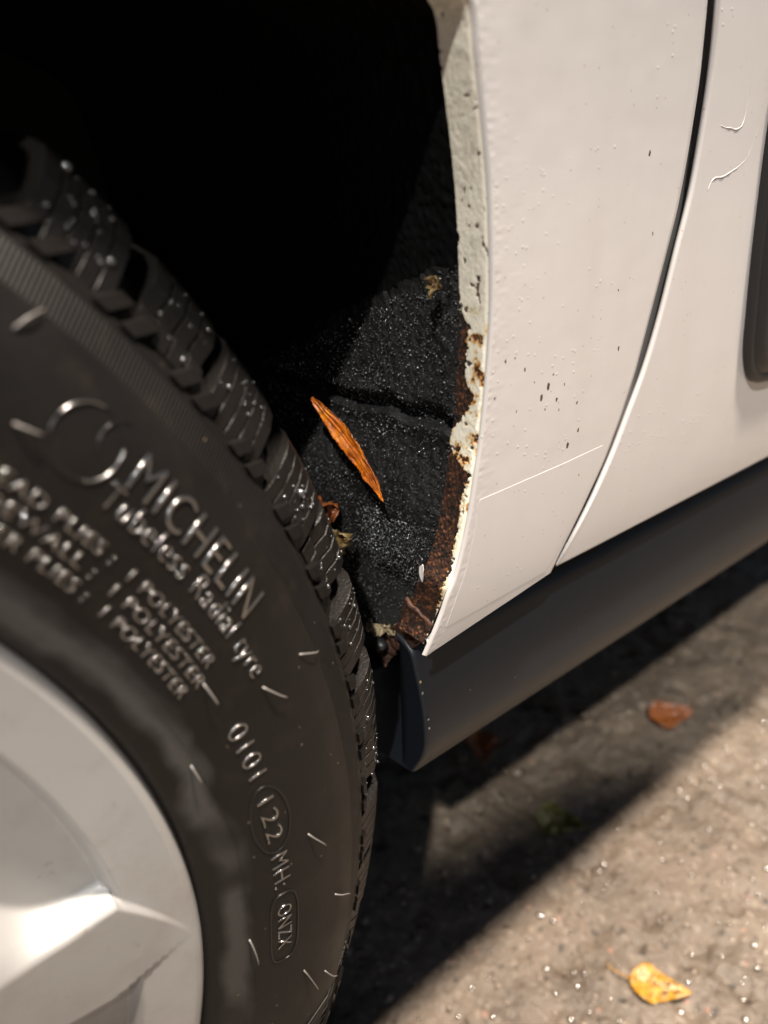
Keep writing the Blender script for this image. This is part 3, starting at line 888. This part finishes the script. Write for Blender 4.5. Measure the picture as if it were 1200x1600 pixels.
# raised lettering bent round the sidewall
def lettering(text, r, a0, a1, h, bev=.00045, ext=.00012, name='raised_lettering', lab=None, off=-.03):
    cu = bpy.data.curves.new(name, 'FONT'); cu.body = text; cu.size = 1.0; cu.resolution_u = 4
    cu.offset = off; cu.space_character = 1.12
    ob = bpy.data.objects.new(name, cu); COL.objects.link(ob)
    dg = bpy.context.evaluated_depsgraph_get()
    bb = [v for v in ob.evaluated_get(dg).to_mesh().vertices]
    xs_ = [v.co.x for v in bb]; ys_ = [v.co.y for v in bb]
    w0, w1 = min(xs_), max(xs_); capH = .69
    sy = h / capH
    arc = r * R(a0 - a1)
    sxx = arc / (w1 - w0)
    cu.extrude = ext / sy; cu.bevel_depth = bev / sy; cu.bevel_resolution = 2
    dg.update()
    me = bpy.data.meshes.new_from_object(ob.evaluated_get(bpy.context.evaluated_depsgraph_get()))
    bpy.data.objects.remove(ob)
    co = np.zeros(len(me.vertices) * 3); me.vertices.foreach_get('co', co); co = co.reshape(-1, 3)
    rr = r - h / 2 + co[:, 1] * sy
    aa = R(a0) - (co[:, 0] - w0) * sxx / r
    yy_ = side_y(rr) - co[:, 2] * sy - .0001
    P = np.stack([rr * np.cos(aa), yy_, rr * np.sin(aa)], -1)
    me.vertices.foreach_set('co', P.ravel())
    me.name = name
    me.materials.clear(); me.materials.append(M_LETTER)
    me.polygons.foreach_set('use_smooth', np.ones(len(me.polygons), bool))
    me.update()
    o = link(bpy.data.objects.new(name, me), wheel)
    if lab: o['label'] = lab
    return o
lettering('MICHELIN', .2668, 33.2, 21.9, .0095, lab='raised maker name lettering on the tyre', off=-.034)
lettering('Tubeless Radial tyre', .2585, 33.8, 17.8, .0060, bev=.00028, off=-.036)
lettering('TREAD PLIES :  1 POLYESTER', .2485, 40.2, 21.0, .0034, bev=.00018, off=-.034)
lettering('SIDEWALL :  1 POLYESTER', .2435, 39.6, 20.2, .0034, bev=.00018, off=-.034)
lettering('INNER PLIES :  1 POLYESTER', .2385, 39.4, 20.4, .0034, bev=.00018, off=-.034)
lettering('0101', .2450, 15.4, 10.4, .0064, bev=.00021, off=-.036)
lettering('122', .2445, 7.8, 3.6, .0058, bev=.00021, off=-.036)
lettering('MH:', .2445, 1.9, -1.4, .0062, bev=.00021, off=-.036)
lettering('ONZX', .2445, -3.6, -8.0, .0054, bev=.00021, off=-.036)
def ring_mark(name, r, a_c, da, dr, rad=.00022, arc=(0, 360), power=2.0, mat=None):
    pts = []
    for k in range(60):
        th = R(arc[0] + (arc[1] - arc[0]) * k / 59)
        c_, s_ = math.cos(th), math.sin(th)
        c_ = math.copysign(abs(c_) ** (2 / power), c_); s_ = math.copysign(abs(s_) ** (2 / power), s_)
        rr = r + dr * s_; aa = R(a_c - da * c_)
        pts.append((rr * math.cos(aa), float(side_y(rr)) - rad * .6, rr * math.sin(aa)))
    V, F = tube(pts, rad, 8)
    return mesh(name, V, F, mat or M_MARK, wheel)
ring_mark('oval_mark', .2444, 5.7, 3.4, .0064)
ring_mark('oval_mark', .2444, -5.9, 3.6, .0052, power=3.5)
ring_mark('round_emblem', .2640, 36.1, 1.85, .0084, rad=.00024)
ring_mark('round_emblem', .2610, 36.6, 2.3, .0050, rad=.00022, arc=(200, 330))
ring_mark('round_emblem', .2680, 34.6, 1.2, .0055, rad=.00022, arc=(100, 230))
ring_mark('round_emblem', .2640, 36.1, 1.85, .0084, rad=.00034, arc=(172, 98), mat=M_LETTER)
ring_mark('round_emblem', .2640, 36.1, 1.85, .0084, rad=.00032, arc=(25, -55), mat=M_LETTER)
# ribbed wedge marks near the bottom edge of the sidewall
def polar(r, a, lift=0.0):
    return (r * math.cos(R(a)), float(side_y(r)) - lift, r * math.sin(R(a)))
for k in range(9):
    a = -19.2 - k * .75
    V, F = tube([polar(.262 - k * .0006, a - 1.6, .0001), polar(.274, a - .3, .0003), polar(.2865, a + .9, .0003)], .00055, 6)
    mesh('sidewall_rib', V, F, M_TYRE, wheel)
V, F = tube([polar(.2885, -15.6, 0), polar(.283, -16.6, .0002), polar(.272, -18.0, .0003), polar(.262, -19.2, .0003), polar(.255, -20.6, .0002)], .0006, 8)
mesh('sidewall_rib', V, F, M_TYRE, wheel)
# rubber mould hairs
HAIRS = [(.273, 41.4, .280, 40.8), (.272, 16.0, .279, 14.9), (.257, 16.5, .262, 14.8), (.244, 20.1, .244, 18.3), (.230, 14.6, .230, 12.8), (.256, 2.0, .262, -.3),
         (.267, -6.5, .276, -8.1), (.232, -5.7, .234, -8.1), (.254, -12.3, .262, -15.0), (.266, -14.3, .275, -16.1), (.243, -16.3, .248, -18.0), (.258, 39.4, .2595, 38.0)]
for i, (r0, a0, r1, a1) in enumerate(HAIRS):
    pts = []
    for q in range(7):
        u_ = q / 6
        r_ = r0 + (r1 - r0) * u_; a_ = a0 + (a1 - a0) * u_ + .12 * math.sin(u_ * 3 + i)
        lift = .0001 + .0022 * (1 - (1 - u_) ** 2) * (1 - .25 * u_)
        pts.append(polar(r_, a_, lift))
    V, F = tube(pts, [.00034, .00030, .00027, .00025, .00024, .00023, .00021], 7)
    mesh('rubber_hair', V, F, M_HAIR, wheel)

# alloy rim
def lathe(name, prof_, mat, parent, seg=240, smooth=True):
    p_ = np.array(prof_)
    A = np.linspace(0, 2 * math.pi, seg + 1)[:-1]
    P = np.stack([np.cos(A)[:, None] * p_[:, 0], np.repeat(p_[:, 1][None], seg, 0), np.sin(A)[:, None] * p_[:, 0]], -1)
    return grid(name, P, mat, parent, wrap=True, smooth=smooth)
rimp = [(.187, .190), (.192, .10), (.2025, .06), (.2110, .022), (.2152, .012), (.2182, .0070), (.2183, .0045), (.2172, .0033), (.2150, .0028), (.2146, .00285)]
q_, d_ = catmull(rimp, np.array([0.])); q_, _ = catmull(rimp, np.linspace(0, d_[-1], 90))
rim = lathe('rim', q_, M_RIM, wheel)
rim['label'] = 'silver alloy rim with broad spokes'
# cast wheel face: annulus, seven broad spokes and the pockets between them
def smin(a, b, k):
    h = np.clip(.5 + .5 * (b - a) / k, 0, 1)
    return b * (1 - h) + a * h - k * h * (1 - h)
rr_ = np.r_[np.linspace(.2146, .1925, 90), np.linspace(.192, .058, 110)]
th_ = np.linspace(0, 2 * math.pi, 1051)[:-1]
RR, TH = np.meshgrid(rr_, th_, indexing='xy')
RR, TH = RR, TH
PH = (np.degrees(TH) + 180 / 7) % (360 / 7) - 180 / 7           # angle from the nearest spoke's axis
face_y = .00285 + (.2146 - RR) * .16
pocket = .0115 + (.197 - RR) * .16 + np.maximum(0, .16 - RR) * .8 + .0005 * np.sin(TH * 9)
base_y = face_y + (pocket - face_y) * ss(.1994, .1952, RR) ** 1.2
phU = np.where(RR > .1965, 5.6 - (RR - .1965) / (.2146 - .1965) * 7.6, 5.6 - (.1965 - RR) * 20)
phL = np.where(RR > .1905, -5.6 + (RR - .1905) / (.2146 - .1905) * 3.2, -5.6 + (.1905 - RR) * 2)
plane = .0030 + (.2146 - RR) * .045 + np.maximum(0, .15 - RR) * .12 - (PH - .5) * RR * .0009
steepU = .55 + 2.6 * ss(.165, .196, RR); steepL = 1.0 + 2.0 * ss(.165, .196, RR)
sp_y = plane + np.maximum(0, PH - phU) * RR * math.pi / 180 * steepU + np.maximum(0, phL - PH) * RR * math.pi / 180 * steepL
wy = smin(base_y, sp_y, .0011)
FACE = np.stack([RR * np.cos(TH), wy, RR * np.sin(TH)], -1)
grid('wheel_face', FACE, M_RIM, wheel, wrap=True)
lathe('hub', [(.001, .018), (.030, .018), (.034, .020), (.036, .026), (.060, .030), (.066, .036), (.070, .060)], M_RIM, wheel, 96)
lathe('brake_disc', [(.02, .085), (.145, .085), (.146, .100), (.02, .100)], simple('brake_steel', (.08, .07, .065), .5, metal=.6), wheel, 96)

# ------------------------------------------------------------------ rest of the body (above and beyond the frame)
def side_sheet(name, xa, xb, z0, z1, mat, y_of=Yb, nx=24, nz_=24):
    xx, zz = np.meshgrid(np.linspace(xa, xb, nx), np.linspace(z0, z1, nz_), indexing='ij')
    return grid(name, np.stack([xx, y_of(zz), zz], -1), mat, car)
side_sheet('front_door', 1.325, 2.35, .36, .95, M_DOOR)
xx, vv = np.meshgrid(np.linspace(-.60, 2.3, 20), np.linspace(0, 1, 10), indexing='ij')
yw = float(Yb(.95))
grid('side_window', np.stack([xx, yw + .02 + .20 * vv, .95 + .42 * vv], -1), M_GLASS, car, flip=True)
grid('roof', np.stack([xx * .9 + .05, yw + .22 + vv * 1.15, 1.37 + .07 * np.sin(vv * math.pi)], -1), M_BUMPER, car, flip=True)
grid('far_side', np.stack([xx, np.full_like(xx, 1.62), .25 + .9 * vv], -1), M_BUMPER, car)
bp = []
for k in range(24):
    th = k / 23 * math.pi / 2
    bp.append([( -.765 - .22 * math.sin(th), .005 + .30 * (1 - math.cos(th)), z) for z in np.linspace(.30, .62, 12)])
grid('rear_bumper', np.array(bp), M_BUMPER, car)

# ------------------------------------------------------------------ leaves
def leaf(name, mat, outline, length, curl, fold, stem, label, group=None, serr=22, serr_amp=.05, seed=1, thick=.00018, wrinkle=.03):
    """outline(u)->half width; leaf lies in XY with the tip at +X; base at origin"""
    root = empty(name)
    nu, nv = 70, 17
    u = np.linspace(0, 1, nu); v = np.linspace(-1, 1, nv)
    hw = np.array([outline(t) for t in u])
    saw = 1 - serr_amp * ((u * serr) % 1.0)
    Wd = hw * saw
    U, Vv = np.meshgrid(u, v, indexing='ij')
    x = U * length + np.abs(Vv) * Wd[:, None] * length * .10
    y = Vv * Wd[:, None] * length
    z = np.abs(Vv) * Wd[:, None] * length * fold + curl * length * (U - .4) ** 2 + wrinkle * length * fbm(U * 5 + seed, Vv * 2.5, seed, 3) * (.3 + np.abs(Vv))
    b = grid('blade', np.stack([x, y, z], -1), mat, root)
    md = b.modifiers.new('thick', 'SOLIDIFY'); md.thickness = thick
    pts = [(t * length, 0, float(curl * length * (t - .4) ** 2 + wrinkle * length * fbm(t * 5 + seed, 0, seed, 3) * .3) + .0001) for t in np.linspace(0, .98, 16)]
    V, F = tube(pts, list(np.linspace(length * .013, length * .003, 16)), 6)
    mesh('midrib', V, F, mat, root)
    if stem:
        V, F = tube([(0, 0, curl * length * .16), (-stem * .4, stem * .06, curl * length * .16 + .001), (-stem * .75, stem * .2, .001), (-stem, stem * .45, .0008)], [length * .016, length * .013, length * .012, length * .016], 6)
        mesh('stem', V, F, mat, root)
    tag(root, label, 'leaf', group)
    return root
def place(o, loc, xdir, zdir):
    xd = Vector(xdir).normalized(); zd = Vector(zdir); zd = (zd - xd * zd.dot(xd)).normalized(); yd = zd.cross(xd)
    m = Matrix.Identity(4)
    for i in range(3):
        m[i][0], m[i][1], m[i][2], m[i][3] = xd[i], yd[i], zd[i], loc[i]
    o.matrix_world = m
lance = lambda t: .076 * math.sin(math.pi * min(1, t ** .75)) ** .8 + .002
birch = lambda t: (.36 * (1 - (1 - min(1, t / .30)) ** 2) ** .6 if t < .30 else .36 * (1 - ((t - .30) / .70)) ** .85) + .004
o = leaf('fallen_leaf', M_LEAF_OR, lance, .056, .22, .22, 0, 'long serrated orange leaf stuck to the black wheel arch liner', serr=30, serr_amp=.16, seed=3, wrinkle=.018)
place(o, (.3330, .0905, .4295), (.001, -.046, -.0305), (-1, -.20, .22))
G = 'fallen leaves on the asphalt'
o = leaf('fallen_leaf', M_LEAF_YE, birch, .040, .10, .08, .016, 'yellow birch leaf with water drops on the lit asphalt', G, seed=5, serr_amp=.14, serr=16)
place(o, (.4935, -.002, .0026), (.020, -.030, 0), (0.02, -.05, 1))
n = 26
dp = [(rng.uniform(.15, .8), rng.uniform(-.6, .6)) for _ in range(n)]
mw = o.matrix_world.copy()
pts = [tuple(mw @ Vector((a * .040, b * birch(a) * .040, .0014 + .040 * .10 * (a - .4) ** 2))) for a, b in dp]
tag(scatter('leaf_droplets', np.array(pts), rng.uniform(.0004, .0010, n), M_DROP, sub=2, squash=(1, 1, .7)), 'water drops lying on the yellow leaf', kind='stuff')
o = leaf('fallen_leaf', M_LEAF_BR, birch, .045, .3, .30, .0, 'brown curled leaf on the asphalt right of the sill', G, seed=9, wrinkle=.06)
place(o, (.728, .136, .006), (.045, -.030, .004), (-.1, -.25, 1))
o = leaf('fallen_leaf', M_LEAF_BR, birch, .044, .35, .35, .030, 'dim brown leaf with stem in the shadow under the sill', G, seed=12, wrinkle=.07)
place(o, (.588, .232, .006), (-.030, -.036, .0), (-.15, -.3, 1))
o = leaf('fallen_leaf', M_LEAF_GR, birch, .040, .5, .5, .034, 'crumpled olive green leaf with thin stem at the shadow edge', G, seed=15, wrinkle=.14)
place(o, (.549, .128, .007), (.022, -.036, .0), (-.2, -.4, 1))
# scraps inside the arch
o = leaf('leaf_scrap', M_DEBRIS, birch, .016, .6, .5, 0, 'torn yellow brown leaf scrap low on the liner', seed=21, wrinkle=.2)
place(o, (.3330, .080, .3660), (-.1, -.8, .5), (-.9, -.2, .4))
o = leaf('leaf_scrap', M_LEAF_BR, birch, .022, .8, .6, 0, 'dry curled brown scrap between tyre and liner', seed=25, wrinkle=.25)
place(o, (.3320, .0885, .3880), (.1, .2, -1), (-.8, -.6, .2))
o = leaf('dirt_clump', M_DEBRIS, birch, .007, .8, .6, 0, 'tiny pale dirt clump at the top of the lit liner', seed=31, wrinkle=.3)
o['category'] = 'dirt'
place(o, (.3390, .0235, .4830), (-.2, .1, -1), (-1, -.3, .2))

# ------------------------------------------------------------------ street lamp beside the car (above the frame)
lamp = empty('street_lamp', (0.80, -2.6, 0))
tag(lamp, 'tall street lamp standing beside the parked car', 'street lamp')
M_POLE = simple('galvanised_pole', (.30, .31, .32), .5, metal=.6)
V, F = tube([(0, 0, 0), (0, 0, 2), (0, 0, 4.3), (0, .25, 4.75), (0, .9, 4.95), (0, 1.6, 5.0)], [.06, .055, .045, .04, .035, .03], 16)
mesh('pole', V, F, M_POLE, lamp)
V0, F0 = ico(3)
mesh('lamp_head', V0 * np.array([.14, .34, .06]) + np.array([0, 1.78, 5.03]), F0, M_POLE, lamp)
ld = bpy.data.lights.new('lamp_light', 'SPOT')
ld.energy = 3350; ld.color = (1.0, .87, .74); ld.shadow_soft_size = .20; ld.spot_size = R(150); ld.spot_blend = .5
lo = bpy.data.objects.new('lamp_light', ld)
link(lo, lamp); lo.location = (0, 1.70, 4.93)

# ------------------------------------------------------------------ added unseen tree; its leaves are shaped to shade the asphalt under the sill
tree = empty('added_shadow_tree', (-2.4, -1.2, 0))
tag(tree, 'unseen tree added to cast a shadow on the asphalt under the sill', 'tree')
M_ADDED_TREE_BARK = simple('added_tree_bark', (.09, .07, .05), .85, 120, .003, var=.4)
limbs = [[(0, 0, 0), (.02, .01, 1.0), (-.01, .03, 2.0), (.0, .02, 2.9), (.03, .0, 3.7)],
         [(-.01, .03, 1.75), (.45, .06, 1.95), (1.1, .12, 2.10), (1.55, .10, 2.08), (1.85, .12, 2.1)],
         [(0, .03, 2.2), (-.3, -.2, 2.6), (-.45, -.4, 3.1)], [(0, .02, 2.5), (-.25, .25, 2.9), (-.35, .4, 3.4)], [(0, .02, 2.8), (.25, -.3, 3.2), (.3, -.45, 3.6)]]
for i, L in enumerate(limbs):
    V, F = tube(L, list(np.linspace(.045 if i == 0 else .018, .008 if i == 0 else .004, len(L))), 10)
    mesh('added_tree_trunk' if i == 0 else 'limb', V, F, M_ADDED_TREE_BARK, tree)
V, F = [], []
def leafquad(p, size, rr):
    a = Vector((rr.gauss(0, 1), rr.gauss(0, 1), rr.gauss(0, 1))).normalized(); b = a.orthogonal().normalized()
    k = len(V); p = Vector(p)
    for q in ((0, -.0), (.3, .36), (.65, .28), (1, 0), (.65, -.28), (.3, -.36)):
        V.append(p + a * q[0] * size + b * q[1] * size)
    F.append(tuple(range(k, k + 6)))
rr = random.Random(5)
LT = Vector((.64, .57, -1.0))
for _ in range(1000):  # leaf cluster laid out along the light to cast the added shadow patch
    gx_ = rr.uniform(.33, .675)
    hi_ = float(np.interp(gx_, [.33, .47, .53, .61, .645, .675], [.188, .176, .144, .142, .124, .092]))
    gy_ = rr.uniform(.045, hi_)
    h_ = 2.10 + rr.uniform(-.08, .08)
    w_ = Vector((gx_, gy_, 0)) - LT * h_
    leafquad(w_ - tree.location - Vector((.02, .02, 0)), rr.uniform(.035, .055), rr)
for L in limbs[2:]:
    for _ in range(30):
        p_ = Vector(L[-1]) + Vector((rr.gauss(0, .12), rr.gauss(0, .12), rr.gauss(0, .15)))
        leafquad(p_, rr.uniform(.04, .06), rr)
mesh('shadow_crown', V, F, M_LEAF_BR, tree, smooth=False)
